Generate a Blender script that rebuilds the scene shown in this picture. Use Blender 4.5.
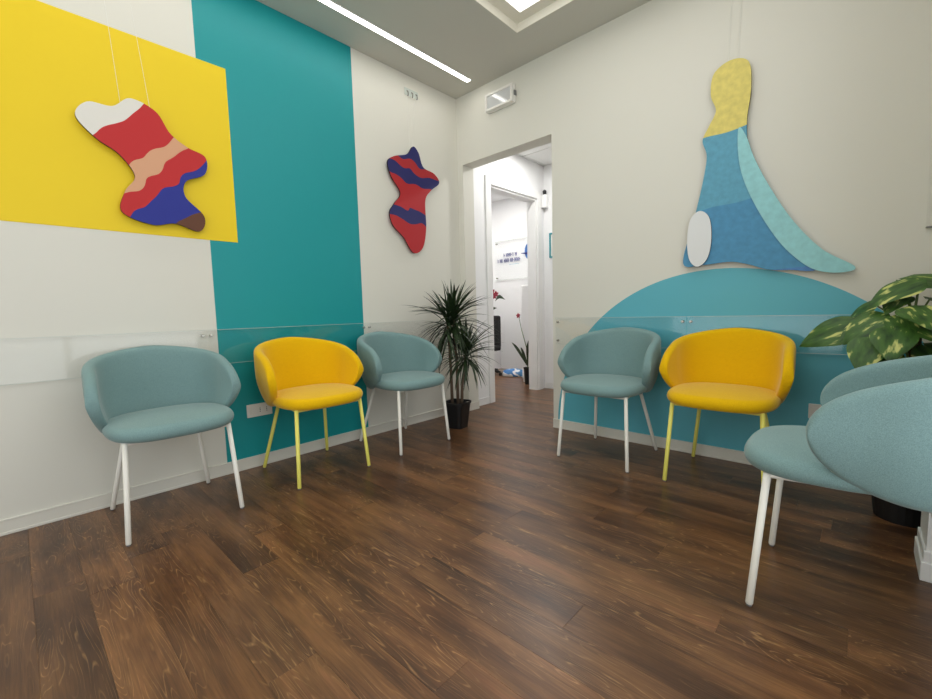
import bpy, bmesh, math, random
from mathutils import Vector, Matrix
from mathutils.geometry import tessellate_polygon
random.seed(7)
sc = bpy.context.scene
for o in list(bpy.data.objects):
    bpy.data.objects.remove(o)
COL = sc.collection
PI = math.pi

# ------------------------------------------------------------------ camera
FPX, YAW, PITCH, ROLL = 423.96, 0.7537, 0.0885, -0.0264
CAMLOC = Vector((2.9492, -3.0922, 1.0))
F = Vector((-math.sin(YAW) * math.cos(PITCH), math.cos(YAW) * math.cos(PITCH), -math.sin(PITCH)))
R0 = Vector((math.cos(YAW), math.sin(YAW), 0))
U0 = R0.cross(F)
RR = R0 * math.cos(ROLL) + U0 * math.sin(ROLL)
UU = -R0 * math.sin(ROLL) + U0 * math.cos(ROLL)
cam = bpy.data.cameras.new('camera')
cam.sensor_width = 36
cam.lens = FPX / 932 * 36
cam.clip_start = 0.02
camo = bpy.data.objects.new('camera', cam)
COL.objects.link(camo)
M3 = Matrix((RR, UU, -F)).transposed()
camo.matrix_world = Matrix.Translation(CAMLOC) @ M3.to_4x4()
sc.camera = camo

# ------------------------------------------------------------------ world, daylight, exposure
w = bpy.data.worlds.new('world')
sc.world = w
w.use_nodes = True
bg = w.node_tree.nodes['Background']
bg.inputs[0].default_value = (0.95, 0.97, 1.0, 1)
bg.inputs[1].default_value = 2.0
vs = sc.view_settings
vs.view_transform = 'Standard'
vs.look = 'None'
vs.gamma = 1
vs.use_curve_mapping = False
vs.exposure = 0.0
for ploc, prot, psx in (((3.55, -2.7, 1.5), (PI / 2, 0, PI / 2), 3.3), ((1.8, -4.74, 1.5), (PI / 2, 0, 0), 2.6)):   # portals: only guide daylight sampling
    pl = bpy.data.lights.new('window_portal', 'AREA')
    pl.shape = 'RECTANGLE'
    pl.size = psx
    pl.size_y = 2.5
    pl.cycles.is_portal = True
    plo = bpy.data.objects.new('window_portal', pl)
    COL.objects.link(plo)
    plo.location = ploc
    plo.rotation_euler = prot

LED_STRIP = 16.0
PANEL = 2.0
CORR = 26.0

# ------------------------------------------------------------------ materials
def new_mat(name):
    m = bpy.data.materials.new(name)
    m.use_nodes = True
    nt = m.node_tree
    return m, nt, nt.nodes, nt.links, nt.nodes['Principled BSDF']

def srgb(r, g, b):
    f = lambda c: c / 12.92 if c <= 0.04045 else ((c + 0.055) / 1.055) ** 2.4
    return (f(r / 255), f(g / 255), f(b / 255), 1)

def plain(name, col, rough=0.5, metal=0.0, bump=0.0, bscale=200, spec=0.5, var=0.0):
    m, nt, N, L, b = new_mat(name)
    b.inputs['Base Color'].default_value = col
    b.inputs['Roughness'].default_value = rough
    b.inputs['Metallic'].default_value = metal
    b.inputs['Specular IOR Level'].default_value = spec
    if bump or var:
        tc = N.new('ShaderNodeTexCoord')
        nz = N.new('ShaderNodeTexNoise')
        nz.inputs['Scale'].default_value = bscale
        nz.inputs['Detail'].default_value = 3
        L.new(tc.outputs['Object'], nz.inputs['Vector'])
        if bump:
            bp = N.new('ShaderNodeBump')
            bp.inputs['Strength'].default_value = bump
            bp.inputs['Distance'].default_value = 0.002
            L.new(nz.outputs['Fac'], bp.inputs['Height'])
            L.new(bp.outputs['Normal'], b.inputs['Normal'])
        if var:
            mx = N.new('ShaderNodeMix')
            mx.data_type = 'RGBA'
            mx.inputs[6].default_value = tuple(c * (1 - var) for c in col[:3]) + (1,)
            mx.inputs[7].default_value = tuple(min(1, c * (1 + var)) for c in col[:3]) + (1,)
            L.new(nz.outputs['Fac'], mx.inputs[0])
            L.new(mx.outputs[2], b.inputs['Base Color'])
    return m

def emit(name, col, s):
    m, nt, N, L, b = new_mat(name)
    N.remove(b)
    e = N.new('ShaderNodeEmission')
    e.inputs[0].default_value = col
    e.inputs[1].default_value = s
    L.new(e.outputs[0], N['Material Output'].inputs[0])
    return m

def clear(name, tint=(0.995, 0.998, 0.997, 1), gloss=0.05, refl=0.10):
    m, nt, N, L, b = new_mat(name)
    N.remove(b)
    t = N.new('ShaderNodeBsdfTransparent')
    t.inputs[0].default_value = tint
    g = N.new('ShaderNodeBsdfGlossy')
    g.inputs['Roughness'].default_value = gloss
    lw = N.new('ShaderNodeLayerWeight')          # Schlick reflectance, the same from both sides of the sheet
    pw = N.new('ShaderNodeMath'); pw.operation = 'POWER'; pw.inputs[1].default_value = 5.0
    L.new(lw.outputs['Facing'], pw.inputs[0])
    fr = N.new('ShaderNodeMath'); fr.operation = 'MULTIPLY_ADD'; fr.inputs[1].default_value = 0.9; fr.inputs[2].default_value = 0.035
    L.new(pw.outputs[0], fr.inputs[0])
    mx = N.new('ShaderNodeMixShader')
    L.new(fr.outputs[0], mx.inputs[0])
    L.new(t.outputs[0], mx.inputs[1])
    L.new(g.outputs[0], mx.inputs[2])
    L.new(mx.outputs[0], N['Material Output'].inputs[0])
    return m

def fabric(name, col, dark):
    m, nt, N, L, b = new_mat(name)
    b.inputs['Roughness'].default_value = 0.85
    b.inputs['Specular IOR Level'].default_value = 0.2
    b.inputs['Sheen Weight'].default_value = 0.25
    b.inputs['Sheen Roughness'].default_value = 0.4
    tc = N.new('ShaderNodeTexCoord')
    nz = N.new('ShaderNodeTexNoise')
    nz.inputs['Scale'].default_value = 420
    nz.inputs['Detail'].default_value = 2
    L.new(tc.outputs['Object'], nz.inputs['Vector'])
    vo = N.new('ShaderNodeTexVoronoi')
    vo.inputs['Scale'].default_value = 330
    L.new(tc.outputs['Object'], vo.inputs['Vector'])
    mx = N.new('ShaderNodeMix')
    mx.data_type = 'RGBA'
    mx.inputs[6].default_value = dark
    mx.inputs[7].default_value = col
    rp = N.new('ShaderNodeMapRange')
    rp.inputs[1].default_value = 0.3
    rp.inputs[2].default_value = 0.65
    L.new(nz.outputs['Fac'], rp.inputs[0])
    L.new(rp.outputs[0], mx.inputs[0])
    L.new(mx.outputs[2], b.inputs['Base Color'])
    bp = N.new('ShaderNodeBump')
    bp.inputs['Strength'].default_value = 0.25
    bp.inputs['Distance'].default_value = 0.001
    L.new(vo.outputs['Distance'], bp.inputs['Height'])
    L.new(bp.outputs['Normal'], b.inputs['Normal'])
    return m

def wood():
    m, nt, N, L, b = new_mat('wood_plank')
    tc = N.new('ShaderNodeTexCoord')
    oi = N.new('ShaderNodeObjectInfo')
    cx = N.new('ShaderNodeCombineXYZ')
    ml = N.new('ShaderNodeMath'); ml.operation = 'MULTIPLY'; ml.inputs[1].default_value = 37.0
    L.new(oi.outputs['Random'], ml.inputs[0])
    L.new(ml.outputs[0], cx.inputs[0]); L.new(ml.outputs[0], cx.inputs[1]); L.new(ml.outputs[0], cx.inputs[2])
    ad = N.new('ShaderNodeVectorMath'); ad.operation = 'ADD'
    L.new(tc.outputs['Object'], ad.inputs[0]); L.new(cx.outputs[0], ad.inputs[1])
    def mapped(sx, sy):
        mp = N.new('ShaderNodeMapping')
        mp.inputs['Scale'].default_value = (sx, sy, 1)
        L.new(ad.outputs[0], mp.inputs[0])
        return mp.outputs[0]
    def noise(v, s, d=4, r=0.5, dist=0.0):
        n = N.new('ShaderNodeTexNoise')
        n.inputs['Scale'].default_value = s
        n.inputs['Detail'].default_value = d
        n.inputs['Roughness'].default_value = r
        n.inputs['Distortion'].default_value = dist
        L.new(v, n.inputs['Vector'])
        return n.outputs['Fac']
    def ramp(v, pts):
        r = N.new('ShaderNodeValToRGB')
        while len(r.color_ramp.elements) < len(pts):
            r.color_ramp.elements.new(0.5)
        for e, (p, c) in zip(r.color_ramp.elements, pts):
            e.position = p
            e.color = c
        L.new(v, r.inputs[0])
        return r.outputs[0]
    def mix(f, a, c, mode='MIX', fv=None):
        x = N.new('ShaderNodeMix'); x.data_type = 'RGBA'; x.blend_type = mode
        if fv is None: L.new(f, x.inputs[0])
        else: x.inputs[0].default_value = fv
        L.new(a, x.inputs[6]); L.new(c, x.inputs[7])
        return x.outputs[2]
    base = ramp(noise(mapped(0.9, 5.5), 2.0, 3, 0.55), [(0.25, srgb(70, 48, 34)), (0.45, srgb(104, 72, 48)), (0.60, srgb(128, 91, 58)), (0.8, srgb(136, 90, 62))])
    # fine streaks along the board
    streak = ramp(noise(mapped(2.0, 60), 3.0, 5, 0.65), [(0.3, (0.55, 0.55, 0.55, 1)), (0.7, (1.15, 1.15, 1.15, 1))])
    c1 = mix(None, base, streak, 'MULTIPLY', 0.8)
    # cathedral contour lines in a lighter limed tone
    cont = noise(mapped(0.75, 7.5), 1.6, 2.0, 0.45, 0.25)
    k = N.new('ShaderNodeMath'); k.operation = 'MULTIPLY'; k.inputs[1].default_value = 24
    L.new(cont, k.inputs[0])
    fr = N.new('ShaderNodeMath'); fr.operation = 'FRACT'
    L.new(k.outputs[0], fr.inputs[0])
    ln = ramp(fr.outputs[0], [(0.0, (1, 1, 1, 1)), (0.13, (0, 0, 0, 1)), (0.9, (0, 0, 0, 1)), (1.0, (1, 1, 1, 1))])
    msk = ramp(noise(mapped(1.2, 4), 1.9, 2), [(0.38, (0.08, 0.08, 0.08, 1)), (0.56, (1, 1, 1, 1))])
    brk = ramp(noise(mapped(9, 50), 2.0, 3), [(0.35, (0, 0, 0, 1)), (0.6, (1, 1, 1, 1))])
    lm = mix(None, ln, msk, 'MULTIPLY', 1.0)
    lm = mix(None, lm, brk, 'MULTIPLY', 1.0)
    hs = N.new('ShaderNodeMath'); hs.operation = 'MULTIPLY'; hs.inputs[1].default_value = 0.85
    L.new(lm, hs.inputs[0])
    lime = N.new('ShaderNodeRGB'); lime.outputs[0].default_value = srgb(176, 138, 92)
    c2 = mix(hs.outputs[0], c1, lime.outputs[0])
    # broad dark smoked patches
    dk = ramp(noise(mapped(1.0, 3.2), 1.5, 2), [(0.33, (0.52, 0.50, 0.52, 1)), (0.55, (1, 1, 1, 1))])
    c3 = mix(None, c2, dk, 'MULTIPLY', 0.9)
    # per-board tone
    tone = ramp(oi.outputs['Random'], [(0.0, (0.88, 0.86, 0.85, 1)), (0.5, (1.0, 0.97, 0.95, 1)), (1.0, (1.10, 1.03, 0.95, 1))])
    c4 = mix(None, c3, tone, 'MULTIPLY', 1.0)
    L.new(c4, b.inputs['Base Color'])
    rr = N.new('ShaderNodeMapRange')
    rr.inputs[3].default_value = 0.26
    rr.inputs[4].default_value = 0.40
    L.new(noise(mapped(3, 30), 3.0, 3), rr.inputs[0])
    L.new(rr.outputs[0], b.inputs['Roughness'])
    bp = N.new('ShaderNodeBump')
    bp.inputs['Strength'].default_value = 0.12
    bp.inputs['Distance'].default_value = 0.002
    L.new(noise(mapped(3, 70), 3.0, 4), bp.inputs['Height'])
    L.new(bp.outputs['Normal'], b.inputs['Normal'])
    b.inputs['Specular IOR Level'].default_value = 0.45
    return m

def bands(name, direction, stops, wob=0.03, wscale=6, tex=0.0):
    """flat painted colour bands across a board, along an object-space direction"""
    m, nt, N, L, b = new_mat(name)
    b.inputs['Roughness'].default_value = 0.6
    tc = N.new('ShaderNodeTexCoord')
    d = N.new('ShaderNodeVectorMath'); d.operation = 'DOT_PRODUCT'
    d.inputs[1].default_value = direction
    L.new(tc.outputs['Object'], d.inputs[0])
    nz = N.new('ShaderNodeTexNoise')
    nz.inputs['Scale'].default_value = wscale
    nz.inputs['Detail'].default_value = 0
    L.new(tc.outputs['Object'], nz.inputs['Vector'])
    mm = N.new('ShaderNodeMath'); mm.operation = 'MULTIPLY_ADD'
    mm.inputs[1].default_value = wob * 4
    L.new(nz.outputs['Fac'], mm.inputs[0]); L.new(d.outputs['Value'], mm.inputs[2])
    sb = N.new('ShaderNodeMath'); sb.operation = 'SUBTRACT'; sb.inputs[1].default_value = wob * 2
    L.new(mm.outputs[0], sb.inputs[0])
    r = N.new('ShaderNodeValToRGB')
    r.color_ramp.interpolation = 'CONSTANT'
    while len(r.color_ramp.elements) < len(stops):
        r.color_ramp.elements.new(0.5)
    for e, (p, c) in zip(r.color_ramp.elements, stops):
        e.position = p
        e.color = c
    L.new(sb.outputs[0], r.inputs[0])
    out = r.outputs[0]
    if tex:
        n2 = N.new('ShaderNodeTexNoise')
        n2.inputs['Scale'].default_value = 30
        n2.inputs['Detail'].default_value = 4
        L.new(tc.outputs['Object'], n2.inputs['Vector'])
        mr = N.new('ShaderNodeMapRange')
        mr.inputs[1].default_value = 0.3; mr.inputs[2].default_value = 0.7
        mr.inputs[3].default_value = 1 - tex; mr.inputs[4].default_value = 1 + tex
        L.new(n2.outputs['Fac'], mr.inputs[0])
        x = N.new('ShaderNodeVectorMath'); x.operation = 'SCALE'
        L.new(out, x.inputs[0]); L.new(mr.outputs[0], x.inputs['Scale'])
        out = x.outputs[0]
    L.new(out, b.inputs['Base Color'])
    return m

def leafmat(name, dark, light, cream, amt, SC=(14, 4, 4)):
    m, nt, N, L, b = new_mat(name)
    b.inputs['Roughness'].default_value = 0.5
    tc = N.new('ShaderNodeTexCoord')
    oi = N.new('ShaderNodeObjectInfo')
    mp = N.new('ShaderNodeMapping')
    mp.inputs['Scale'].default_value = SC
    L.new(tc.outputs['Object'], mp.inputs[0])
    ml = N.new('ShaderNodeVectorMath'); ml.operation = 'SCALE'; ml.inputs[0].default_value = (40, 40, 40)
    L.new(oi.outputs['Random'], ml.inputs['Scale'])
    L.new(ml.outputs[0], mp.inputs['Location'])
    n = N.new('ShaderNodeTexNoise')
    n.inputs['Scale'].default_value = 1.6
    n.inputs['Detail'].default_value = 3
    L.new(mp.outputs[0], n.inputs['Vector'])
    r = N.new('ShaderNodeValToRGB')
    while len(r.color_ramp.elements) < 4:
        r.color_ramp.elements.new(0.5)
    for e, (p, c) in zip(r.color_ramp.elements, [(0.3, dark), (amt - 0.08, light), (amt, cream), (1.0, cream)]):
        e.position = p
        e.color = c
    L.new(n.outputs['Fac'], r.inputs[0])
    L.new(r.outputs[0], b.inputs['Base Color'])
    return m

MT = dict(
    wall=plain('wall_paint', srgb(222, 220, 209), 0.7, bump=0.05, bscale=120),
    ceil=plain('ceiling_paint', srgb(200, 198, 188), 0.8),
    white=plain('white_gloss_paint', srgb(240, 240, 238), 0.35),
    corr=plain('corridor_white', srgb(242, 242, 242), 0.6),
    base=plain('baseboard_paint', srgb(222, 219, 208), 0.35),
    teal=plain('teal_wall_paint', srgb(0, 148, 152), 0.5, bump=0.04, bscale=120),
    yellow=plain('yellow_wall_paint', srgb(238, 206, 0), 0.55, bump=0.04, bscale=120),
    aqua=plain('aqua_wall_paint', srgb(92, 178, 194), 0.5, bump=0.04, bscale=120),
    wood=wood(),
    sub=plain('subfloor_dark', srgb(40, 28, 20), 0.8),
    led=emit('led_strip_light', (1, 0.97, 0.92, 1), LED_STRIP),
    panel=emit('led_panel_light', (1, 0.97, 0.92, 1), PANEL),
    spot=emit('downlight_glow', (1, 0.98, 0.95, 1), CORR),
    recess=plain('recess_paint', srgb(232, 228, 214), 0.7),
    clear=clear('clear_acrylic'),
    edge=plain('acrylic_edge', srgb(205, 212, 205), 0.2),
    stud=plain('steel_stud', srgb(200, 198, 190), 0.25, metal=0.6),
    fteal=fabric('sage_fabric', srgb(132, 161, 160), srgb(110, 140, 140)),
    fyel=fabric('yellow_fabric', srgb(242, 196, 0), srgb(218, 166, 0)),
    lwhite=plain('white_powder_coat', srgb(235, 232, 222), 0.35),
    lyel=plain('pale_yellow_powder_coat', srgb(236, 228, 110), 0.35),
    black=plain('black_plastic', srgb(22, 22, 23), 0.45),
    soil=plain('soil', srgb(36, 28, 22), 0.95, bump=0.6, bscale=90),
    plate=plain('socket_plastic', srgb(235, 232, 225), 0.3),
    grey=plain('grey_plastic', srgb(120, 120, 118), 0.4),
    darkedge=plain('dark_board_edge', srgb(36, 30, 28), 0.7),
    bark=plain('cane_bark', srgb(110, 92, 74), 0.85, bump=0.5, bscale=120, var=0.25),
    drac=leafmat('dracaena_leaf', srgb(20, 34, 18), srgb(48, 70, 32), srgb(100, 114, 60), 0.80),
    poth=leafmat('pothos_leaf', srgb(32, 66, 24), srgb(70, 110, 40), srgb(206, 210, 124), 0.66, (1.4, 4.2, 2)),
    stem=plain('green_stem', srgb(92, 110, 58), 0.6),
    glassw=clear('window_glass', (0.98, 0.99, 0.99, 1)),
    string=plain('nylon_string', srgb(235, 235, 228), 0.3),
    diffuser=plain('lamp_diffuser', srgb(206, 207, 206), 0.08),
    pinkred=plain('flower_red', srgb(150, 34, 54), 0.6),
    bluep=plain('blue_print', srgb(70, 120, 185), 0.6),
    navy=plain('navy_lettering', srgb(44, 54, 130), 0.6),
    paleblue=plain('pale_print', srgb(150, 190, 205), 0.6),
    tealframe=plain('teal_frame', srgb(64, 150, 160), 0.5),
    tile=plain('ceiling_tile', srgb(236, 236, 233), 0.8, bump=0.1, bscale=150),
    tbar=plain('ceiling_grid_bar', srgb(205, 205, 203), 0.5),
)

# ------------------------------------------------------------------ helpers
def box(bm, x0, x1, y0, y1, z0, z1):
    v = [bm.verts.new((x, y, z)) for x in (x0, x1) for y in (y0, y1) for z in (z0, z1)]
    for f in ((0, 1, 3, 2), (4, 6, 7, 5), (0, 4, 5, 1), (2, 3, 7, 6), (0, 2, 6, 4), (1, 5, 7, 3)):
        bm.faces.new([v[i] for i in f])

def tube(bm, pts, rads, seg=12, cap=True):
    pts = [Vector(p) for p in pts]
    if not hasattr(rads, '__len__'):
        rads = [rads] * len(pts)
    rings = []
    ref = None
    for i, p in enumerate(pts):
        t = (pts[min(i + 1, len(pts) - 1)] - pts[max(i - 1, 0)]).normalized()
        if ref is None:
            ref = t.orthogonal().normalized()
        ref = (ref - t * ref.dot(t)).normalized()
        bn = t.cross(ref)
        rings.append([bm.verts.new(p + (ref * math.cos(a) + bn * math.sin(a)) * rads[i]) for a in [2 * PI * k / seg for k in range(seg)]])
    for a, b in zip(rings, rings[1:]):
        for k in range(seg):
            bm.faces.new((a[k], a[(k + 1) % seg], b[(k + 1) % seg], b[k]))
    if cap:
        bm.faces.new(rings[0][::-1])
        bm.faces.new(rings[-1])

def lathe(bm, prof, seg=24, c=(0, 0, 0)):
    rings = []
    for r, z in prof:
        rings.append([bm.verts.new((c[0] + r * math.cos(2 * PI * k / seg), c[1] + r * math.sin(2 * PI * k / seg), c[2] + z)) for k in range(seg)])
    for a, b in zip(rings, rings[1:]):
        for k in range(seg):
            bm.faces.new((a[k], a[(k + 1) % seg], b[(k + 1) % seg], b[k]))
    bm.faces.new(rings[0][::-1])
    bm.faces.new(rings[-1])

def obj(name, bm, mat, parent=None, smooth=False, loc=None, bevel=0.0, subd=0):
    me = bpy.data.meshes.new(name)
    bmesh.ops.recalc_face_normals(bm, faces=bm.faces[:])
    bm.to_mesh(me)
    bm.free()
    for m in (mat if isinstance(mat, (list, tuple)) else [mat]):
        me.materials.append(m)
    if smooth:
        for p in me.polygons:
            p.use_smooth = True
    o = bpy.data.objects.new(name, me)
    COL.objects.link(o)
    if parent is not None:
        o.parent = parent
    if loc is not None:
        o.location = loc
    if bevel:
        b = o.modifiers.new('bevel', 'BEVEL')
        b.width = bevel
        b.segments = 2
        b.limit_method = 'ANGLE'
    if subd:
        s = o.modifiers.new('subd', 'SUBSURF')
        s.levels = s.render_levels = subd
    return o

def tag(o, label, cat, group=None):
    o['label'] = label
    o['category'] = cat
    if group:
        o['group'] = group
    return o

def thing(name, label, cat, loc=(0, 0, 0), rz=0, group=None):
    o = bpy.data.objects.new(name, None)
    o.empty_display_size = 0.1
    COL.objects.link(o)
    o.location = loc
    o.rotation_euler = (0, 0, rz)
    return tag(o, label, cat, group)

def struct(name, boxes, mat, parent=None, bevel=0):
    bm = bmesh.new()
    for b in boxes:
        box(bm, *b)
    o = obj(name, bm, mat, parent, bevel=bevel)
    if parent is None:
        o['kind'] = 'structure'
    return o

def bobj(name, b, mat, parent=None, bevel=0):
    bm = bmesh.new()
    box(bm, *b)
    return obj(name, bm, mat, parent, bevel=bevel)

# ------------------------------------------------------------------ room shell
CZ = 3.038          # ceiling
XR = 3.36           # window wall
YB = -4.6           # wall behind the camera
YO = 2.70           # far wall of the room seen through the inner door
DX0, DX1, DZ = 0.067, 1.053, 2.409   # passage opening
TH = 0.15

# floor: dark sub-floor with every plank laid on it, running along x
floor = struct('floor', [(-2.2, XR, YB, YO, -0.06, -0.012)], MT['sub'])
PW = 0.142
bm = bmesh.new()
box(bm, 0.0002, 1.2198, 0.0001, PW - 0.0001, -0.012, 0.0)
plank0 = obj('plank', bm, MT['wood'], floor, bevel=0.0012)
PLM = plank0.data
bpy.data.objects.remove(plank0)
row = 0
y = -2.411 - PW * 16
fixed = {16: 2.16, 22: 1.735, 11: 0.78, 12: 0.916}
npl = 0
while y < YO - 0.02:
    xl = -2.2 if y > 0.1 else -0.01
    j = fixed.get(row, random.uniform(0, 1.22))
    x = j - 1.22 * math.ceil((j - xl) / 1.22)
    while x < XR:
        a, b_ = max(x, xl), min(x + 1.22, XR)
        if y > 0.1 and a > 1.7:
            break
        if b_ - a > 0.02:
            o = bpy.data.objects.new('plank', PLM)
            COL.objects.link(o)
            o.parent = floor
            o.location = (a, y, random.uniform(-0.0004, 0.0))
            o.scale = ((b_ - a) / 1.22, 1, 1)
            bv = o.modifiers.new('bevel', 'BEVEL')
            bv.width = 0.0005
            npl += 1
        x += 1.22
    y += PW
    row += 1

# left wall with its painted fields
wl = struct('wall_left', [(-0.12, 0, YB, TH, -0.06, CZ)], MT['wall'])
bobj('painted_stripe', (0, 0.0012, -2.2194, -1.1519, 0.07, CZ), MT['teal'], wl)
bobj('painted_rectangle', (0, 0.0024, -4.2, -2.060, 1.480, 2.536), MT['yellow'], wl)

# wall with the passage opening, and its painted half disc
wf = struct('wall_far', [(0, DX0, 0, TH, -0.06, CZ), (DX1, XR + 0.2, 0, TH, -0.06, CZ), (DX0, DX1, 0, TH, DZ, CZ)], MT['wall'])
bm = bmesh.new()
cxa, cza, ra = 2.2608, 0.0676, 1.1637
pts = [(cxa + ra * math.cos(a), max(0.07, cza + ra * math.sin(a))) for a in [PI * k / 96 for k in range(97)]]
pts = [(min(p[0], XR - 0.002), p[1]) for p in pts]
f0 = [bm.verts.new((p[0], -0.0012, p[1])) for p in pts]
f1 = [bm.verts.new((p[0], 0, p[1])) for p in pts]
bm.faces.new(f0)
for i in range(len(pts)):
    k = (i + 1) % len(pts)
    bm.faces.new((f0[i], f0[k], f1[k], f1[i]))
obj('painted_half_disc', bm, MT['aqua'], wf)

# window wall (behind and beside the camera): piers, parapet and header round a shop window
WY0, WY1, WZ0, WZ1 = -4.35, -1.05, 0.28, 2.74
wr = struct('wall_right', [(XR, XR + 0.2, YB, WY0, -0.06, CZ), (XR, XR + 0.2, WY1, 0, -0.06, CZ),
                           (XR, XR + 0.2, WY0, WY1, -0.06, WZ0), (XR, XR + 0.2, WY0, WY1, WZ1, CZ)], MT['wall'])
pier = struct('wall_pier', [(3.147, XR, -0.935, -0.715, 0, CZ)], MT['white'])
struct('baseboard_pier', [(3.134, XR, -0.948, -0.715, 0, 0.07), (3.140, XR, -0.942, -0.715, 0.07, 0.11)], MT['white'], pier, bevel=0.003)
win = struct('window_1', [(XR + 0.05, XR + 0.11, WY0, WY0 + 0.06, WZ0, WZ1), (XR + 0.05, XR + 0.11, WY1 - 0.06, WY1, WZ0, WZ1),
                          (XR + 0.05, XR + 0.11, WY0 + 0.06, WY1 - 0.06, WZ0, WZ0 + 0.06), (XR + 0.05, XR + 0.11, WY0 + 0.06, WY1 - 0.06, WZ1 - 0.06, WZ1),
                          (XR + 0.05, XR + 0.11, -2.73, -2.67, WZ0 + 0.06, WZ1 - 0.06)], MT['white'])
for a, b_ in ((WY0 + 0.06, -2.73), (-2.67, WY1 - 0.06)):
    bobj('pane', (XR + 0.078, XR + 0.084, a, b_, WZ0 + 0.06, WZ1 - 0.06), MT['glassw'], win)
BX0, BX1 = 0.5, 3.1
struct('wall_back', [(-0.12, BX0, YB - 0.15, YB, -0.06, CZ), (BX1, XR + 0.2, YB - 0.15, YB, -0.06, CZ),
                     (BX0, BX1, YB - 0.15, YB, -0.06, WZ0), (BX0, BX1, YB - 0.15, YB, WZ1, CZ)], MT['wall'])
yf = YB - 0.10  # unseen back window, added to throw daylight straight onto the far wall
win2 = struct('added_window', [(BX0, BX0 + 0.06, yf, yf + 0.06, WZ0, WZ1), (BX1 - 0.06, BX1, yf, yf + 0.06, WZ0, WZ1),
                           (BX0 + 0.06, BX1 - 0.06, yf, yf + 0.06, WZ0, WZ0 + 0.06), (BX0 + 0.06, BX1 - 0.06, yf, yf + 0.06, WZ1 - 0.06, WZ1)], MT['white'])
bobj('pane', (BX0 + 0.06, BX1 - 0.06, yf + 0.027, yf + 0.033, WZ0 + 0.06, WZ1 - 0.06), MT['glassw'], win2)

# ceiling with the lit coffer, its unseen extent enlarged to light the room evenly
RX0, RX1, RY0, RY1, RD = 0.996, 2.90, -3.40, -0.372, 0.062
ceil = struct('ceiling', [(-0.12, RX0, YB - 0.15, TH, CZ, CZ + 0.2), (RX1, XR + 0.2, YB - 0.15, TH, CZ, CZ + 0.2),
                          (RX0, RX1, YB - 0.15, RY0, CZ, CZ + 0.2), (RX0, RX1, RY1, TH, CZ, CZ + 0.2),
                          (RX0, RX1, RY0, RY1, CZ + RD, CZ + 0.2)], MT['ceil'])
cof = thing('ceiling_light', 'recessed tray in the ceiling with a glowing inner panel', 'ceiling light', (RX0, RY1, CZ))
struct('recess_trim', [(0, 0.004, RY0 - RY1, 0, 0.0, RD), (RX1 - RX0 - 0.004, RX1 - RX0, RY0 - RY1, 0, 0.0, RD),
                       (0.004, RX1 - RX0 - 0.004, -0.004, 0, 0.0, RD), (0.004, RX1 - RX0 - 0.004, RY0 - RY1, RY0 - RY1 + 0.004, 0.0, RD)], MT['recess'], cof)
struct('recess_top', [(0.004, RX1 - RX0 - 0.004, RY0 - RY1 + 0.004, -0.004, RD - 0.004, RD)], MT['recess'], cof)
bobj('light_panel', (0.10, RX1 - RX0 - 0.10, RY0 - RY1 + 0.10, -0.10, RD - 0.012, RD - 0.004), MT['panel'], cof)

led = thing('linear_ceiling_light', 'long glowing white line of light set in the ceiling beside the left wall', 'ceiling light', (0.31, -0.15, CZ))
bobj('diffuser', (-0.022, 0.022, -4.1, 0, -0.004, -0.001), MT['led'], led)
struct('profile', [(-0.026, -0.022, -4.105, 0.005, -0.005, 0), (0.022, 0.026, -4.105, 0.005, -0.005, 0)], MT['white'], led)

# baseboards: thin skirting with a bead at the foot
def skirting(name, axis, a, b_, face, sgn, mat='base', parent=None):
    # axis 'y': runs along y on plane x=face; 'x': runs along x on plane y=face; sgn = room side
    def bb(t0, t1, z0, z1):
        u0, u1 = sorted((face + sgn * t0, face + sgn * t1))
        return (u0, u1, a, b_, z0, z1) if axis == 'y' else (a, b_, u0, u1, z0, z1)
    o = struct(name, [bb(0, 0.010, 0, 0.070), bb(0, 0.014, 0.0, 0.014), bb(0, 0.012, 0.066, 0.076)], MT[mat], parent, bevel=0.002)
    return o
skirting('baseboard_left', 'y', YB, 0, 0, 1)
skirting('baseboard_far', 'x', DX1, XR, 0, -1)
skirting('baseboard_jamb', 'y', 0.0, TH, DX0, 1)

# ------------------------------------------------------------------ corridor and the room behind the inner door
YE = 1.52           # corridor end wall
CCZ = 2.755
IY0, IY1, IZ = 0.484, 1.36, 2.335
struct('wall_corridor_left', [(-0.12, 0, TH, IY0, -0.06, CCZ + 0.1), (-0.12, 0, IY1, YE + 0.12, -0.06, CCZ + 0.1), (-0.12, 0, IY0, IY1, IZ, CCZ + 0.1)], MT['corr'])
struct('wall_corridor_end', [(0, 1.7, YE, YE + 0.12, -0.06, CCZ + 0.1)], MT['corr'])
struct('wall_corridor_right', [(1.7, 1.8, TH, YE + 0.12, -0.06, CCZ + 0.1)], MT['corr'])
skirting('baseboard_corridor_left', 'y', TH, IY0 - 0.09, 0, 1, 'white')
skirting('baseboard_corridor_end', 'x', 0.0, 1.7, YE, -1, 'white')
d1 = struct('door_1', [(-0.125, 0.0, IY0, IY0 + 0.02, 0, IZ), (-0.125, 0.0, IY1 - 0.02, IY1, 0, IZ), (-0.125, 0.0, IY0 + 0.02, IY1 - 0.02, IZ - 0.02, IZ)], MT['white'])
struct('casing', [(0, 0.018, IY0 - 0.085, IY0, 0, IZ + 0.085), (0, 0.018, IY1, IY1 + 0.085, 0, IZ + 0.085), (0, 0.018, IY0, IY1, IZ, IZ + 0.085)], MT['white'], d1, bevel=0.004)
cc = struct('ceiling_corridor', [(-0.12, 1.8, TH, YE + 0.12, CCZ + 0.02, CCZ + 0.1)], MT['corr'])
tx = [-0.0, 0.04, 0.64, 1.24, 1.7]
ty = [TH, 0.455, 1.055, YE]
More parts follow.
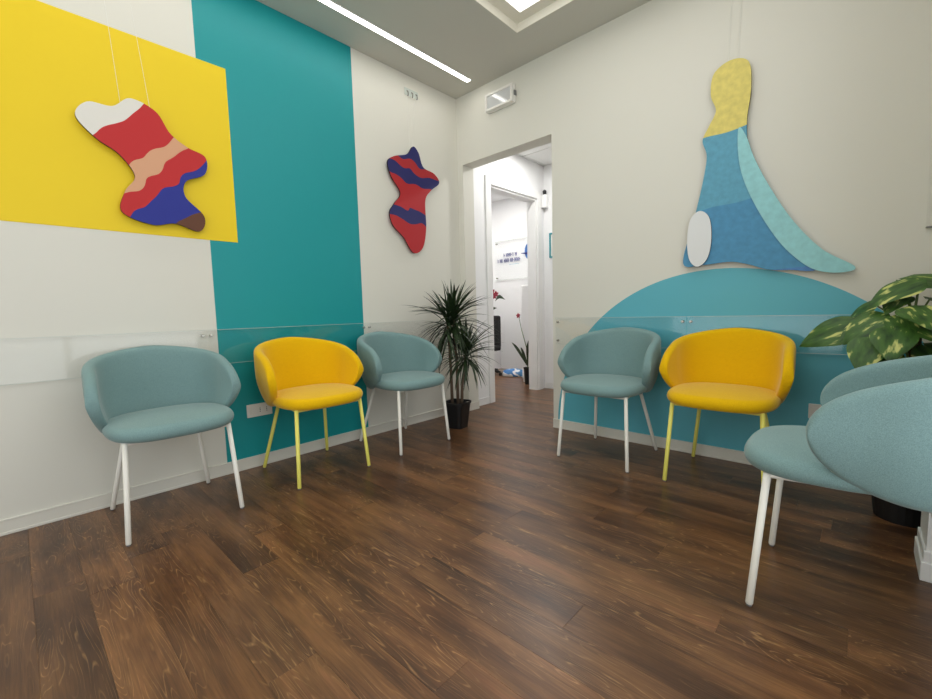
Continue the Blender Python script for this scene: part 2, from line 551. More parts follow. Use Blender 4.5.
for i in range(4):
    for j in range(3):
        bobj('ceiling_tile', (tx[i] + 0.008, tx[i + 1] - 0.008, ty[j] + 0.008, ty[j + 1] - 0.008, CCZ - 0.002, CCZ + 0.02), MT['tile'], cc, bevel=0.002)
struct('grid_bar', [(x_ - 0.012, x_ + 0.012, TH, YE, CCZ + 0.006, CCZ + 0.02) for x_ in tx[1:4]] + [(0, 1.7, y_ - 0.012, y_ + 0.012, CCZ + 0.006, CCZ + 0.02) for y_ in ty[1:3]], MT['tbar'], cc)
for (sx, sy, lb) in ((0.452, 0.80, 'small round glowing downlight in the tiled ceiling behind the passage'),):
    sp = thing('downlight', lb, 'ceiling light', (sx, sy, CCZ - 0.002))
    bm = bmesh.new(); lathe(bm, [(0.075, -0.006), (0.085, -0.003), (0.085, 0)], 24); obj('rim', bm, MT['white'], sp)
    bm = bmesh.new(); lathe(bm, [(0.066, -0.009), (0.068, -0.006)], 24); obj('lamp', bm, MT['spot'], sp)
    la = bpy.data.lights.new('downlight_beam', 'AREA'); la.shape = 'DISK'; la.size = 0.13; la.energy = 11; la.color = (1, 0.99, 0.97)
    lo = bpy.data.objects.new('downlight_beam', la); COL.objects.link(lo); lo.parent = sp; lo.location = (0, 0, -0.02)

struct('wall_office_end', [(-2.3, -0.12, YO, YO + 0.12, -0.06, 2.9)], MT['corr'])
struct('wall_office_left', [(-2.3, -2.2, 0.1, YO, -0.06, 2.9)], MT['corr'])
struct('wall_office_near', [(-2.2, -0.12, 0.1, 0.15, -0.06, 2.9)], MT['corr'])
struct('wall_office_right', [(-0.12, 0.0, YE + 0.12, YO + 0.12, -0.06, 2.9)], MT['corr'])
struct('ceiling_office', [(-2.3, 0, 0.1, YO + 0.12, 2.86, 2.96)], MT['corr'])
ol = thing('added_office_light', 'unseen flat light added to brighten the room behind the inner door', 'ceiling light', (-1.2, 1.6, 2.86))  # out-of-view lamp, added so the office looks bright through the door
bobj('light_panel', (-0.3, 0.3, -0.3, 0.3, -0.012, -0.008), MT['spot'], ol)
struct('frame', [(-0.32, -0.3, -0.32, 0.32, -0.014, 0), (0.3, 0.32, -0.32, 0.32, -0.014, 0), (-0.3, 0.3, -0.32, -0.3, -0.014, 0), (-0.3, 0.3, 0.3, 0.32, -0.014, 0)], MT['white'], ol)

# ------------------------------------------------------------------ acrylic guard strips on the walls
def guard(axis, a, b_, face, sgn, label, studs):
    z0, z1 = 0.715, 0.931
    def bb(u0, u1, t0, t1, za, zb):
        p, q = sorted((face + sgn * t0, face + sgn * t1))
        return (p, q, u0, u1, za, zb) if axis == 'y' else (u0, u1, p, q, za, zb)
    root = thing('acrylic_guard_strip', label, 'wall guard', ((face, a, z0) if axis == 'y' else (a, face, z0)), 0, 'clear guard strips screwed along the walls')
    off = root.location
    def put(name, b6, mat, bv=0):
        b6 = (b6[0] - off.x, b6[1] - off.x, b6[2] - off.y, b6[3] - off.y, b6[4] - off.z, b6[5] - off.z)
        return bobj(name, b6, mat, root, bv)
    put('sheet', bb(a, b_, 0.010, 0.014, z0, z1 - 0.002), MT['clear'])
    put('top_edge', bb(a, b_, 0.0102, 0.0138, z1 - 0.002, z1), MT['edge'])
    put('bottom_edge', bb(a, b_, 0.0102, 0.0138, z0 - 0.002, z0), MT['edge'])
    for s in studs:
        for z in (z1 - 0.034, z0 + 0.03):
            bm = bmesh.new()
            c = Vector((face + sgn * 0.0, s, z)) if axis == 'y' else Vector((s, face, z))
            d = Vector((sgn, 0, 0)) if axis == 'y' else Vector((0, sgn, 0))
            c -= Vector(off)
            tube(bm, [c + d * 0.001, c + d * 0.018, c + d * 0.0205], [0.009, 0.009, 0.007], 14)
            obj('stud', bm, MT['stud'], root)
guard('y', -3.44, -2.283, 0, 1, 'clear acrylic guard strip behind the sage chair by the yellow rectangle', [-2.303, -3.42])
guard('y', -2.277, -1.137, 0, 1, 'clear acrylic guard strip crossing the teal painted stripe', [-2.257, -1.157])
guard('y', -1.131, -0.03, 0, 1, 'clear acrylic guard strip behind the spiky black-potted plant', [-1.105, -0.05])
guard('x', 1.085, 2.085, 0, -1, 'clear acrylic guard strip beside the passage, crossing the half disc edge', [1.105, 2.062])
guard('x', 2.091, 3.12, 0, -1, 'clear acrylic guard strip behind the yellow chair and the variegated plant', [2.112, 3.09])

# ------------------------------------------------------------------ chairs
def shell_mesh():
    a, b_, n, ext = 0.281, 0.274, 2.3, 0.135
    path = []
    for k in range(61):
        ph = PI / 2 * k / 60
        path.append(Vector((a * math.sin(ph) ** (2 / n), -b_ * math.cos(ph) ** (2 / n) if k < 60 else 0.0)))
    for k in range(1, 21):
        t = k / 20
        path.append(Vector((a + 0.016 * t, ext * t)))
    cum = [0]
    for p, q in zip(path, path[1:]):
        cum.append(cum[-1] + (q - p).length)
    S = cum[-1]
    def at(s):
        s = min(max(s, 0), S)
        for i in range(len(cum) - 1):
            if s <= cum[i + 1] + 1e-9:
                t = (s - cum[i]) / max(1e-9, cum[i + 1] - cum[i])
                return path[i].lerp(path[i + 1], t)
        return path[-1]
    bm = bmesh.new()
    NS = 30
    stations = []
    for i in range(-NS, NS + 1):
        v = i / NS
        wv = math.sin(PI / 2 * abs(v)) * (1 if v >= 0 else -1)
        stations.append(wv)
    rings = []
    for wv in stations:
        aw = min(abs(wv), 0.9995)
        sg = 1 if wv >= 0 else -1
        p = at(aw * S)
        e = 0.004
        tg = (at(aw * S + e) - at(aw * S - e)).normalized()
        nr = Vector((tg.y, -tg.x))           # outward
        p = Vector((p.x * sg, p.y)); nr = Vector((nr.x * sg, nr.y))
        zt = 0.634 + 0.228 * (0.52 * (1 - aw ** 1.45) + 0.48 * (1 - aw ** 7) ** 0.5)
        zb = 0.618 - 0.200 * (1 - aw ** 3.2) ** 0.5
        Hh = (zt - zb) / 2
        th = min(0.029 - 0.008 * aw ** 2, Hh * 0.95)
        ring = []
        prof = []
        m = 8
        for k in range(m + 1):
            prof.append((1, zb + th + (zt - zb - 2 * th) * k / m))
        for k in range(1, 6):
            an = PI * k / 6
            prof.append((math.cos(an), zt - th + th * math.sin(an)))
        for k in range(m + 1):
            prof.append((-1, zt - th - (zt - zb - 2 * th) * k / m))
        for k in range(1, 6):
            an = PI * k / 6
            prof.append((-math.cos(an), zb + th - th * math.sin(an)))
        for off, z in prof:
            kk = 1 - 0.20 * (max(0, 0.68 - z) / 0.25) ** 2 + 0.035 * max(0, z - 0.68) / 0.19
            bul = 0.007 * math.sin(PI * min(1, max(0, (z - zb) / max(1e-6, zt - zb))))
            o2 = off * th + (bul if off > 0 else 0)
            ring.append(bm.verts.new((p.x * kk + nr.x * o2, (p.y - 0.02) * kk + 0.02 + nr.y * o2, z)))
        rings.append(ring)
    L_ = len(rings[0])
    for r1, r2 in zip(rings, rings[1:]):
        for k in range(L_):
            bm.faces.new((r1[k], r1[(k + 1) % L_], r2[(k + 1) % L_], r2[k]))
    bm.faces.new(rings[0]); bm.faces.new(rings[-1][::-1])
    return bm

def seat_mesh():
    bm = bmesh.new()
    prof = []
    for k in range(1, 9):
        r = k / 8 * 0.88
        prof.append((r, 0.545 - 0.016 * (r / 0.88) ** 2.4))
    for k in range(1, 12):
        an = PI / 2 - PI * k / 12
        prof.append((0.88 + 0.12 * math.cos(an), 0.493 + 0.036 * math.sin(an)))
    prof += [(0.88, 0.457), (0.6, 0.455), (0.3, 0.454)]
    seg = 56
    rings = []
    for r, z in prof:
        ring = []
        for k in range(seg):
            ph = 2 * PI * k / seg
            c, s = math.cos(ph), math.sin(ph)
            n = 3.0 if s > 0 else 2.8
            q = (abs(c) ** n + abs(s) ** n) ** (-1 / n)
            x = 0.268 * r * q * c
            yy = 0.060 + (0.262 if s > 0 else 0.235) * r * q * s
            x *= 1 - 0.10 * max(0, -(yy - 0.05)) / 0.24
            ring.append(bm.verts.new((x, yy, z - 0.006 * max(0, yy) / 0.3)))
        rings.append(ring)
    top = bm.verts.new((0, 0.060, 0.544)); bot = bm.verts.new((0, 0.060, 0.453))
    for k in range(seg):
        bm.faces.new((top, rings[0][k], rings[0][(k + 1) % seg]))
        bm.faces.new((bot, rings[-1][(k + 1) % seg], rings[-1][k]))
    for r1, r2 in zip(rings, rings[1:]):
        for k in range(seg):
            bm.faces.new((r1[k], r2[k], r2[(k + 1) % seg], r1[(k + 1) % seg]))
    return bm

LEGF = [((-0.238, 0.266, 0), (-0.212, 0.232, 0.457)), ((0.238, 0.266, 0), (0.212, 0.232, 0.457)),
        ((-0.228, -0.262, 0), (-0.155, -0.130, 0.457)), ((0.228, -0.262, 0), (0.155, -0.130, 0.457))]
def make_chair(fab, leg, label, loc, rz):
    t = thing('tub_chair', label, 'chair', loc, rz)
    obj('seat', seat_mesh(), fab, t, smooth=True, subd=1)
    obj('backrest_shell', shell_mesh(), fab, t, smooth=True, subd=1)
    for f, top in LEGF:
        bm = bmesh.new()
        f_, t_ = Vector(f), Vector(top)
        d = (t_ - f_).normalized()
        tube(bm, [f_ + d * 0.006, f_ + d * 0.010, t_], [0.0095, 0.0112, 0.0112], 16)
        lg = obj('leg', bm, leg, t, smooth=False)
        for p in lg.data.polygons:
            p.use_smooth = len(p.vertices) == 4
        bm = bmesh.new()
        tube(bm, [f_, f_ + d * 0.007], [0.0085, 0.0095], 14)
        obj('glide', bm, MT['grey'], lg)
    bm = bmesh.new()
    T = [Vector(x[1]) - Vector((0, 0, 0.008)) for x in LEGF]
    for p, q in ((0, 1), (0, 2), (1, 3), (2, 3)):
        tube(bm, [T[p], T[q]], 0.008, 10)
    obj('seat_frame', bm, leg, t)
    bobj('seat_base', (-0.14, 0.14, -0.10, 0.18, 0.440, 0.462), MT['black'], t, 0.004)
    return t

CH = [
    ('fteal', 'lwhite', 'sage green tub chair with white legs below the yellow rectangle', (0.333, -2.580), -PI / 2),
    ('fyel', 'lyel', 'yellow tub chair with yellow legs against the teal stripe', (0.337, -1.795), -PI / 2),
    ('fteal', 'lwhite', 'sage green tub chair with white legs between yellow chair and spiky potted plant', (0.340, -1.055), -PI / 2),
    ('fteal', 'lwhite', 'sage green tub chair with white legs beside the passage, against the half disc', (1.702, -0.350), PI),
    ('fyel', 'lyel', 'yellow tub chair with yellow legs against the aqua half disc', (2.388, -0.335), PI),
    ('fteal', 'lwhite', 'sage green tub chair seen side-on in front of the white pier', (2.975, -1.252), PI / 2),
]
for fb, lg, lb, (x, y_), rz in CH:
    make_chair(MT[fb], MT[lg], lb, (x, y_, 0), rz)

# ------------------------------------------------------------------ hanging cut-out boards (plain painted stand-ins)
def smooth_outline(pts, n=8):
    out = []
    N_ = len(pts)
    for i in range(N_):
        p0, p1, p2, p3 = [Vector(pts[(i + k - 1) % N_]) for k in range(4)]
        for k in range(n):
            t = k / n
            out.append(0.5 * ((2 * p1) + (p2 - p0) * t + (2 * p0 - 5 * p1 + 4 * p2 - p3) * t * t + (3 * p1 - p0 - 3 * p2 + p3) * t ** 3))
    return out

def board(name, parent, outline, axis, d0, d1, mat, rim=True):
    """extruded flat board; outline in (along-wall, height); d0..d1 distance from the wall"""
    bm = bmesh.new()
    def P(u, z, d):
        return (d, u, z) if axis == 'y' else (u, -d, z)
    o = smooth_outline(outline)
    a = [bm.verts.new(P(p.x, p.y, d1)) for p in o]
    b_ = [bm.verts.new(P(p.x, p.y, d0)) for p in o]
    for tri in tessellate_polygon([[Vector((p.x, p.y, 0)) for p in o]]):
        bm.faces.new([a[i] for i in tri])
        bm.faces.new([b_[i] for i in reversed(tri)])
    for i in range(len(o)):
        k = (i + 1) % len(o)
        s = bm.faces.new((a[i], b_[i], b_[k], a[k]))
        s.material_index = 1
    return obj(name, bm, [mat, MT['darkedge']], parent)

def strings(parent, segs):
    for p, q in segs:
        bm = bmesh.new()
        tube(bm, [p, q], 0.0009, 6)
        obj('string', bm, MT['string'], parent)

# board on the yellow rectangle (y, z), origin at its centre
oy, oz = -2.50, 1.83
b1 = thing('cutout_board', 'red, blue, white and brown painted cut-out board hung on the yellow rectangle', 'wall decoration', (0, oy, oz), 0, None)
s2 = 0.7071
mk = bands('board_paint_red_blue', (0, s2, -s2), [(0.0, srgb(225, 222, 214)), (0.25, srgb(190, 26, 30)), (0.44, srgb(214, 160, 124)), (0.53, srgb(190, 26, 30)), (0.62, srgb(24, 38, 140)), (0.80, srgb(96, 54, 30))], 0.02, 9)
# shift so the ramp runs 0..1 across the board
def shift_ramp(m, off, sc_):
    for n in m.node_tree.nodes:
        if n.type == 'MATH' and n.operation == 'SUBTRACT':
            l = n.outputs[0].links[0].to_socket
            k = m.node_tree.nodes.new('ShaderNodeMath'); k.operation = 'MULTIPLY_ADD'
            k.inputs[1].default_value = sc_; k.inputs[2].default_value = off
            m.node_tree.links.new(n.outputs[0], k.inputs[0]); m.node_tree.links.new(k.outputs[0], l)
            return
shift_ramp(mk, 0.5, 1.05)
ol1 = [(-0.29, 0.20), (-0.24, 0.28), (-0.14, 0.29), (-0.06, 0.355), (0.05, 0.32), (0.11, 0.22), (0.19, 0.165), (0.28, 0.13), (0.27, 0.03), (0.17, -0.03), (0.16, -0.12),
       (0.25, -0.22), (0.22, -0.31), (0.10, -0.28), (-0.01, -0.30), (-0.14, -0.25), (-0.12, -0.14), (-0.07, -0.05), (-0.13, 0.05), (-0.22, 0.11)]
board('painted_board', b1, ol1, 'y', 0.022, 0.036, mk)
strings(b1, [((0.012, -0.10, 0.30), (0.004, -0.13, 0.90)), ((0.012, 0.03, 0.32), (0.004, -0.015, 0.86))])

# board near the corner of the left wall
oy, oz = -0.60, 1.98
b2 = thing('cutout_board', 'dark blue and red painted cut-out board hanging on the white left wall', 'wall decoration', (0, oy, oz))
mk = bands('board_paint_blue_red', (0, -0.15, -1), [(0.0, srgb(26, 28, 96)), (0.17, srgb(168, 28, 34)), (0.24, srgb(26, 28, 96)), (0.36, srgb(176, 26, 34)), (0.58, srgb(26, 28, 96)), (0.70, srgb(176, 26, 34))], 0.03, 7)
shift_ramp(mk, 0.5, 1.0)
ol2 = [(0.01, 0.46), (-0.06, 0.38), (-0.20, 0.33), (-0.27, 0.27), (-0.24, 0.16), (-0.15, 0.04), (-0.22, -0.06), (-0.27, -0.14), (-0.24, -0.24), (-0.13, -0.33), (-0.03, -0.45),
       (0.08, -0.40), (0.13, -0.22), (0.13, 0.02), (0.20, 0.12), (0.31, 0.21), (0.25, 0.28), (0.12, 0.31), (0.07, 0.42)]
board('painted_board', b2, ol2, 'y', 0.022, 0.036, mk)
strings(b2, [((0.012, -0.01, 0.42), (0.006, -0.015, 0.870)), ((0.012, 0.02, 0.42), (0.006, 0.07, 0.870))])
hk = thing('string_hook', 'small clear plastic hook high on the left wall above the blue and red board', 'hook', (0, -0.56, 2.90))
bobj('plate', (0.0, 0.004, -0.075, 0.075, -0.03, 0.03), MT['edge'], hk, 0.001)
for u in (-0.05, 0.0, 0.05):
    bm = bmesh.new()
    tube(bm, [(0.004, u, 0.005), (0.018, u, -0.005), (0.022, u, -0.03), (0.014, u, -0.042)], 0.005, 8)
    obj('prong', bm, MT['stud'], hk)

# tall flared board on the far wall
ox, oz = 2.33, 1.75
b3 = thing('cutout_board', 'tall flared blue painted cut-out board with a pale yellow top above the half disc', 'wall decoration', (ox, 0, oz))
mk = bands('board_paint_blue', (0.10, 0, -1), [(0.0, srgb(222, 206, 112)), (0.25, srgb(92, 160, 186)), (0.52, srgb(74, 142, 182)), (0.80, srgb(78, 128, 186))], 0.01, 5, 0.10)
shift_ramp(mk, 0.44, 0.62)
ol3 = [(-0.02, 0.705), (-0.11, 0.66), (-0.125, 0.54), (-0.095, 0.44), (-0.13, 0.36), (-0.165, 0.28), (-0.14, 0.18), (-0.16, 0.02), (-0.21, -0.22), (-0.265, -0.47), (-0.15, -0.49), (0.0, -0.485), (0.10, -0.51), (0.20, -0.55),
       (0.30, -0.56), (0.42, -0.565), (0.34, -0.43), (0.24, -0.22), (0.15, 0.0), (0.08, 0.20), (0.07, 0.34), (0.085, 0.50), (0.07, 0.66)]
board('painted_board', b3, ol3, 'x', 0.020, 0.034, mk)
ma = bands('board_paint_aqua', (0, 0, -1), [(0.0, srgb(150, 208, 212))], 0.01, 5, 0.08)
ol4 = [(0.03, 0.30), (0.07, 0.24), (0.115, 0.10), (0.20, -0.09), (0.31, -0.29), (0.44, -0.46), (0.575, -0.565), (0.53, -0.592), (0.44, -0.58), (0.36, -0.53), (0.25, -0.40), (0.14, -0.20), (0.06, 0.0), (0.03, 0.16)]
board('painted_sweep', b3, ol4, 'x', 0.026, 0.040, ma)
mw = plain('board_paint_white', srgb(226, 228, 228), 0.6)
olw = [(-0.17, -0.15), (-0.115, -0.20), (-0.10, -0.33), (-0.12, -0.45), (-0.175, -0.50), (-0.225, -0.45), (-0.24, -0.33), (-0.225, -0.20)]
board('painted_patch', b3, olw, 'x', 0.030, 0.046, mw)
strings(b3, [((0.01, -0.010, 0.68), (0.02, -0.004, CZ - oz - 0.12)), ((-0.04, -0.010, 0.68), (-0.03, -0.004, CZ - oz - 0.12))])

# ------------------------------------------------------------------ emergency light, sockets, acrylic sign
em = thing('emergency_light', 'white boxy emergency light with glossy face high beside the corner', 'emergency light', (0.555, 0, 2.842))
bobj('body', (-0.155, 0.155, -0.030, 0, -0.078, 0.078), MT['plate'], em, 0.010)
struct('frame', [(-0.150, -0.128, -0.052, -0.028, -0.073, 0.073), (0.128, 0.150, -0.052, -0.028, -0.073, 0.073),
                 (-0.128, 0.128, -0.052, -0.028, 0.052, 0.073), (-0.128, 0.128, -0.052, -0.028, -0.073, -0.052)], MT['plate'], em, 0.004)
bobj('diffuser', (-0.130, 0.130, -0.044, -0.028, -0.054, 0.054), MT['diffuser'], em, 0.004)
bobj('bracket', (0.150, 0.162, -0.03, 0, -0.02, 0.02), MT['grey'], em, 0.003)

def socket(label, loc, rz, w2):
    s = thing('wall_socket', label, 'socket', loc, rz)
    bobj('cover_plate', (-w2, w2, -0.009, 0, -0.043, 0.043), MT['plate'], s, 0.003)
    n = 3 if w2 > 0.06 else 2
    for k in range(n):
        cx_ = (k - (n - 1) / 2) * 0.043
        md = bobj('module', (cx_ - 0.019, cx_ + 0.019, -0.0115, -0.006, -0.024, 0.024), MT['plate'], s, 0.001)
        if k != 0:
            for hz in (-0.011, 0, 0.011):
                bm = bmesh.new()
                tube(bm, [(cx_, -0.0122, hz), (cx_, -0.011, hz)], 0.003, 10)
                obj('pin_hole', bm, MT['black'], md)
    return s
socket('white three-module wall socket low on the teal stripe', (0.0012, -2.000, 0.382), PI / 2, 0.082)
socket('white wall socket low on the aqua half disc', (2.800, -0.0012, 0.382), 0, 0.06)

sg = thing('acrylic_sign', 'clear acrylic sign plate on the far wall above the variegated plant', 'sign', (3.153, 0, 1.348))
bobj('sheet', (0, 0.19, -0.022, -0.018, 0.006, 0.42), MT['clear'], sg)
bobj('bottom_edge', (0, 0.19, -0.023, -0.0, 0.0, 0.006), MT['grey'], sg)
bm = bmesh.new(); tube(bm, [(0.012, 0, 0.408), (0.012, -0.026, 0.408)], 0.010, 14); obj('stud', bm, MT['stud'], sg)

# ------------------------------------------------------------------ dracaena
def strap_leaf(bm, L_, w_, droop, seg=9):
    """strap leaf along +x from the origin, arching up then down"""
    rows = []
    for i in range(seg + 1):
        t = i / seg
        x = L_ * t
        z = L_ * (0.25 * t - droop * t * t)
        ww = w_ * (0.55 + 0.45 * math.sin(PI * min(1, t * 1.6) * 0.5)) * (1 - t ** 3) + 0.0004
        rows.append((bm.verts.new((x, -ww, z + ww * 0.35)), bm.verts.new((x, 0, z)), bm.verts.new((x, ww, z + ww * 0.35))))
    for a, b_ in zip(rows, rows[1:]):
        bm.faces.new((a[0], a[1], b_[1], b_[0]))
        bm.faces.new((a[1], a[2], b_[2], b_[1]))

dr = thing('potted_dracaena', 'spiky green dracaena with bare canes in a black pot in the corner', 'potted plant', (0.395, -0.500, 0), 0)
bm = bmesh.new()
def sq_ring(bm, h, z):
    out = []
    for k in range(32):
        ph = 2 * PI * k / 32
        c, s = math.cos(ph), math.sin(ph)
        q = (abs(c) ** 6 + abs(s) ** 6) ** (-1 / 6)
        out.append(bm.verts.new((h * q * c, h * q * s, z)))
    return out
rg = [sq_ring(bm, h, z) for h, z in ((0.070, 0), (0.093, 0.205), (0.100, 0.207), (0.100, 0.228), (0.090, 0.228), (0.086, 0.195))]
for a, b_ in zip(rg, rg[1:]):
    for k in range(32):
        bm.faces.new((a[k], a[(k + 1) % 32], b_[(k + 1) % 32], b_[k]))
bm.faces.new(rg[0][::-1]); bm.faces.new(rg[-1])
po = obj('pot', bm, MT['black'], dr)
po.rotation_euler = (0, 0, 0.2)
bm = bmesh.new(); lathe(bm, [(0.083, 0.19), (0.083, 0.2), (0.05, 0.206)], 20); obj('soil', bm, MT['soil'], dr)
leafs = []
for k in range(6):
    bm = bmesh.new()
    strap_leaf(bm, 1.0, 0.034 + 0.004 * (k % 3), 0.10 + 0.20 * k)
    leafs.append(bm)
LM = []
for bm in leafs:
    me = bpy.data.meshes.new('leaf'); bm.to_mesh(me); bm.free(); me.materials.append(MT['drac'])
    for p in me.polygons: p.use_smooth = True
    LM.append(me)
drops = []
def crown(stem, top, n, lmin, lmax, spread):
    for i in range(n):
        o = bpy.data.objects.new('leaf', random.choice(LM))
        COL.objects.link(o)
        o.parent = stem
        u = i / n
        az = i * 2.39996 + random.uniform(-0.3, 0.3)
        el = math.radians(68 - 96 * u ** 0.8 + random.uniform(-12, 12))
        o.data = LM[min(5, max(0, int(1 + u * 4.2 + random.uniform(-1, 1))))]
        ln = random.uniform(lmin, lmax) * (0.75 + 0.35 * math.sin(PI * min(1, u + 0.2)))
        o.location = (top[0], top[1], top[2] - 0.10 * u + random.uniform(-0.01, 0.01))
        o.rotation_euler = (random.uniform(-0.3, 0.3), -el, az)
        o.scale = (ln, ln * random.uniform(0.85, 1.2), ln)
        for tr in range(14):            # keep every leaf clear of the walls and of the chair beside the plant
            mw_ = Matrix.Translation(Vector(dr.location) + Vector(o.location)) @ o.rotation_euler.to_matrix().to_4x4() @ Matrix.Diagonal((o.scale[0], o.scale[1], o.scale[2], 1))
            ok = True
            for v in o.data.vertices:
                p = mw_ @ v.co
                if p.x < 0.02 or (p.y > -0.025 and p.x < 0.10) or (p.y < -0.74 and p.x < 0.72 and p.z < 0.87) or p.y > 0.12:
                    ok = False
                    break
            if ok:
                break
            if tr % 2:
                o.rotation_euler = (0, -el, az + random.uniform(-1.2, 1.2))
            else:
                o.scale = tuple(c_ * 0.9 for c_ in o.scale)
        if not ok:
            drops.append(o.name)
            bpy.data.objects.remove(o)
stems = [((0.0, 0.01, 0.19), (0.01, 0.0, 0.5), (0.00, -0.02, 0.95), 84, 0.28, 0.42),
         ((-0.04, -0.02, 0.19), (-0.045, -0.02, 0.5), (-0.06, -0.03, 0.92), 62, 0.28, 0.44),
         ((0.035, 0.02, 0.19), (0.04, 0.025, 0.35), (0.080, 0.045, 0.66), 110, 0.24, 0.36)]
for a, b_, c, n, l0, l1 in stems:
    bm = bmesh.new(); tube(bm, [a, b_, c], [0.014, 0.012, 0.010], 10)
    st = obj('stem', bm, MT['bark'], dr, smooth=True)
    crown(st, c, n, l0, l1, 1)

# ------------------------------------------------------------------ pothos
po = thing('potted_pothos', 'variegated green and cream pothos with big leaves behind the side-on chair', 'potted plant', (3.12, -0.36, 0))
bm = bmesh.new()
lathe(bm, [(0.10, 0), (0.13, 0.26), (0.138, 0.262), (0.138, 0.285), (0.126, 0.285), (0.12, 0.25)], 28)
obj('pot', bm, MT['black'], po)
bm = bmesh.new(); lathe(bm, [(0.118, 0.24), (0.118, 0.26), (0.06, 0.268)], 20); obj('soil', bm, MT['soil'], po)
bm = bmesh.new(); tube(bm, [(0, 0, 0.25), (0.0, 0.0, 0.95)], [0.024, 0.022], 12); obj('moss_pole', bm, plain('moss_pole', srgb(70, 56, 38), 0.95, bump=0.8, bscale=60), po)
def heart_leaf():
    bm = bmesh.new()
    seg = 12
    rows = []
    for i in range(seg + 1):
        t = i / seg
        wd = 0.36 * (math.sin(PI * min(1, t ** 0.62)) ** 0.75 if 0 < t < 1 else 0.0) * (1.1 - 0.25 * t)
        lobe = -0.10 * (1 - t) ** 6
        row = []
        for k in range(-4, 5):
            s = k / 4
            x = t + lobe * abs(s) * (1 if t < 0.3 else 0)
            z = 0.16 * t - 0.34 * t * t + 0.16 * abs(s) * wd - 0.14 * (s * wd) ** 2 * 4 + 0.012 * math.sin(9 * t + 3 * s)
            row.append(bm.verts.new((x, s * wd, z)))
        rows.append(row)
    for a, b_ in zip(rows, rows[1:]):
        for k in range(8):
            bm.faces.new((a[k], a[k + 1], b_[k + 1], b_[k]))
    bmesh.ops.remove_doubles(bm, verts=bm.verts[:], dist=1e-5)
    me = bpy.data.meshes.new('leaf'); bm.to_mesh(me); bm.free()
    me.materials.append(MT['poth'])
    for p in me.polygons: p.use_smooth = True
    return me
HL = heart_leaf()
pl_o = Vector((3.12, -0.36, 0))
def pleaf(base, tip, wid, up, anchor=None):
    base = Vector(base) - pl_o; tip = Vector(tip) - pl_o
    xa = (tip - base); ln = xa.length; xa.normalize()
    za = Vector(up); za = (za - xa * za.dot(xa)).normalized()
    ya = za.cross(xa)
    st_a = Vector((random.uniform(-0.015, 0.015), random.uniform(-0.015, 0.015), max(0.35, base.z - 0.22))) if anchor is None else Vector(anchor) - pl_o
    bm = bmesh.new()
    mid = (st_a + base) / 2 + Vector((0, 0, 0.04))
    tube(bm, [st_a, st_a.lerp(mid, 0.6) + Vector((0, 0, 0.015)), mid.lerp(base, 0.5) + Vector((0, 0, 0.01)), base, base + xa * ln * 0.1], [0.006, 0.005, 0.004, 0.0035, 0.003], 8)
    obj('leaf_stalk', bm, MT['stem'], po, smooth=True)
    o = bpy.data.objects.new('leaf', HL)
    COL.objects.link(o)
    o.parent = po
    o.matrix_local = Matrix((( xa.x * ln, ya.x * wid / 0.72, za.x * ln, base.x), (xa.y * ln, ya.y * wid / 0.72, za.y * ln, base.y), (xa.z * ln, ya.z * wid / 0.72, za.z * ln, base.z), (0, 0, 0, 1)))
tocam = (-0.1, -0.75, 0.65)
LEAVES = [
    ((2.925, -0.30, 0.885), (2.700, -0.30, 0.790), 0.15, (0.1, -0.9, 0.55)),
    ((3.125, -0.36, 1.080), (2.950, -0.42, 0.990), 0.14, (0.1, -0.45, 0.9)),
    ((3.075, -0.25, 1.095), (3.28, -0.40, 1.06), 0.15, (0.0, -0.5, 0.85)),
    ((3.02, -0.40, 0.93), (2.88, -0.46, 0.82), 0.15, (-0.2, -0.8, 0.6)),
    ((2.98, -0.48, 0.83), (2.94, -0.56, 0.70), 0.14, (-0.1, -0.9, 0.4)),
    ((3.05, -0.48, 0.88), (3.04, -0.60, 0.76), 0.15, (0.0, -0.85, 0.5)),
    ((3.14, -0.42, 0.90), (3.24, -0.56, 0.82), 0.15, (0.2, -0.8, 0.6)),
    ((3.10, -0.44, 0.97), (3.16, -0.58, 0.90), 0.14, (0.1, -0.6, 0.8)),
    ((2.99, -0.28, 0.98), (2.86, -0.20, 0.90), 0.13, (-0.1, -0.6, 0.8)),
    ((3.04, -0.44, 0.78), (2.96, -0.58, 0.66), 0.14, (-0.1, -0.9, 0.4)),
    ((3.15, -0.38, 0.80), (3.25, -0.52, 0.70), 0.14, (0.2, -0.9, 0.4)),
    ((3.16, -0.30, 1.00), (3.29, -0.22, 0.96), 0.13, (0.1, -0.3, 0.9)),
    ((3.06, -0.28, 0.86), (2.98, -0.15, 0.80), 0.13, (-0.2, 0.3, 0.9)),
    ((3.10, -0.48, 0.66), (3.12, -0.62, 0.55), 0.13, (0.0, -0.9, 0.4)),
    ((2.99, -0.44, 0.64), (2.90, -0.54, 0.55), 0.12, (-0.3, -0.8, 0.5)),
    ((3.06, -0.50, 0.40), (3.08, -0.64, 0.24), 0.12, (0.0, -0.9, 0.4)),
    ((2.97, -0.33, 0.90), (2.87, -0.42, 0.83), 0.09, (-0.2, -0.8, 0.6)),
    ((3.00, -0.36, 0.86), (2.93, -0.50, 0.79), 0.10, (-0.1, -0.7, 0.7)),
    ((3.06, -0.40, 0.93), (3.10, -0.53, 0.85), 0.11, (0.1, -0.8, 0.6)),
    ((3.08, -0.30, 1.02), (3.02, -0.42, 0.96), 0.10, (-0.1, -0.6, 0.8)),
    ((2.95, -0.28, 0.90), (2.84, -0.31, 0.86), 0.09, (0.0, -0.6, 0.8)),
    ((3.17, -0.36, 0.95), (3.22, -0.50, 0.88), 0.11, (0.1, -0.8, 0.6)),
]
for lf in LEAVES:
    pleaf(*lf)

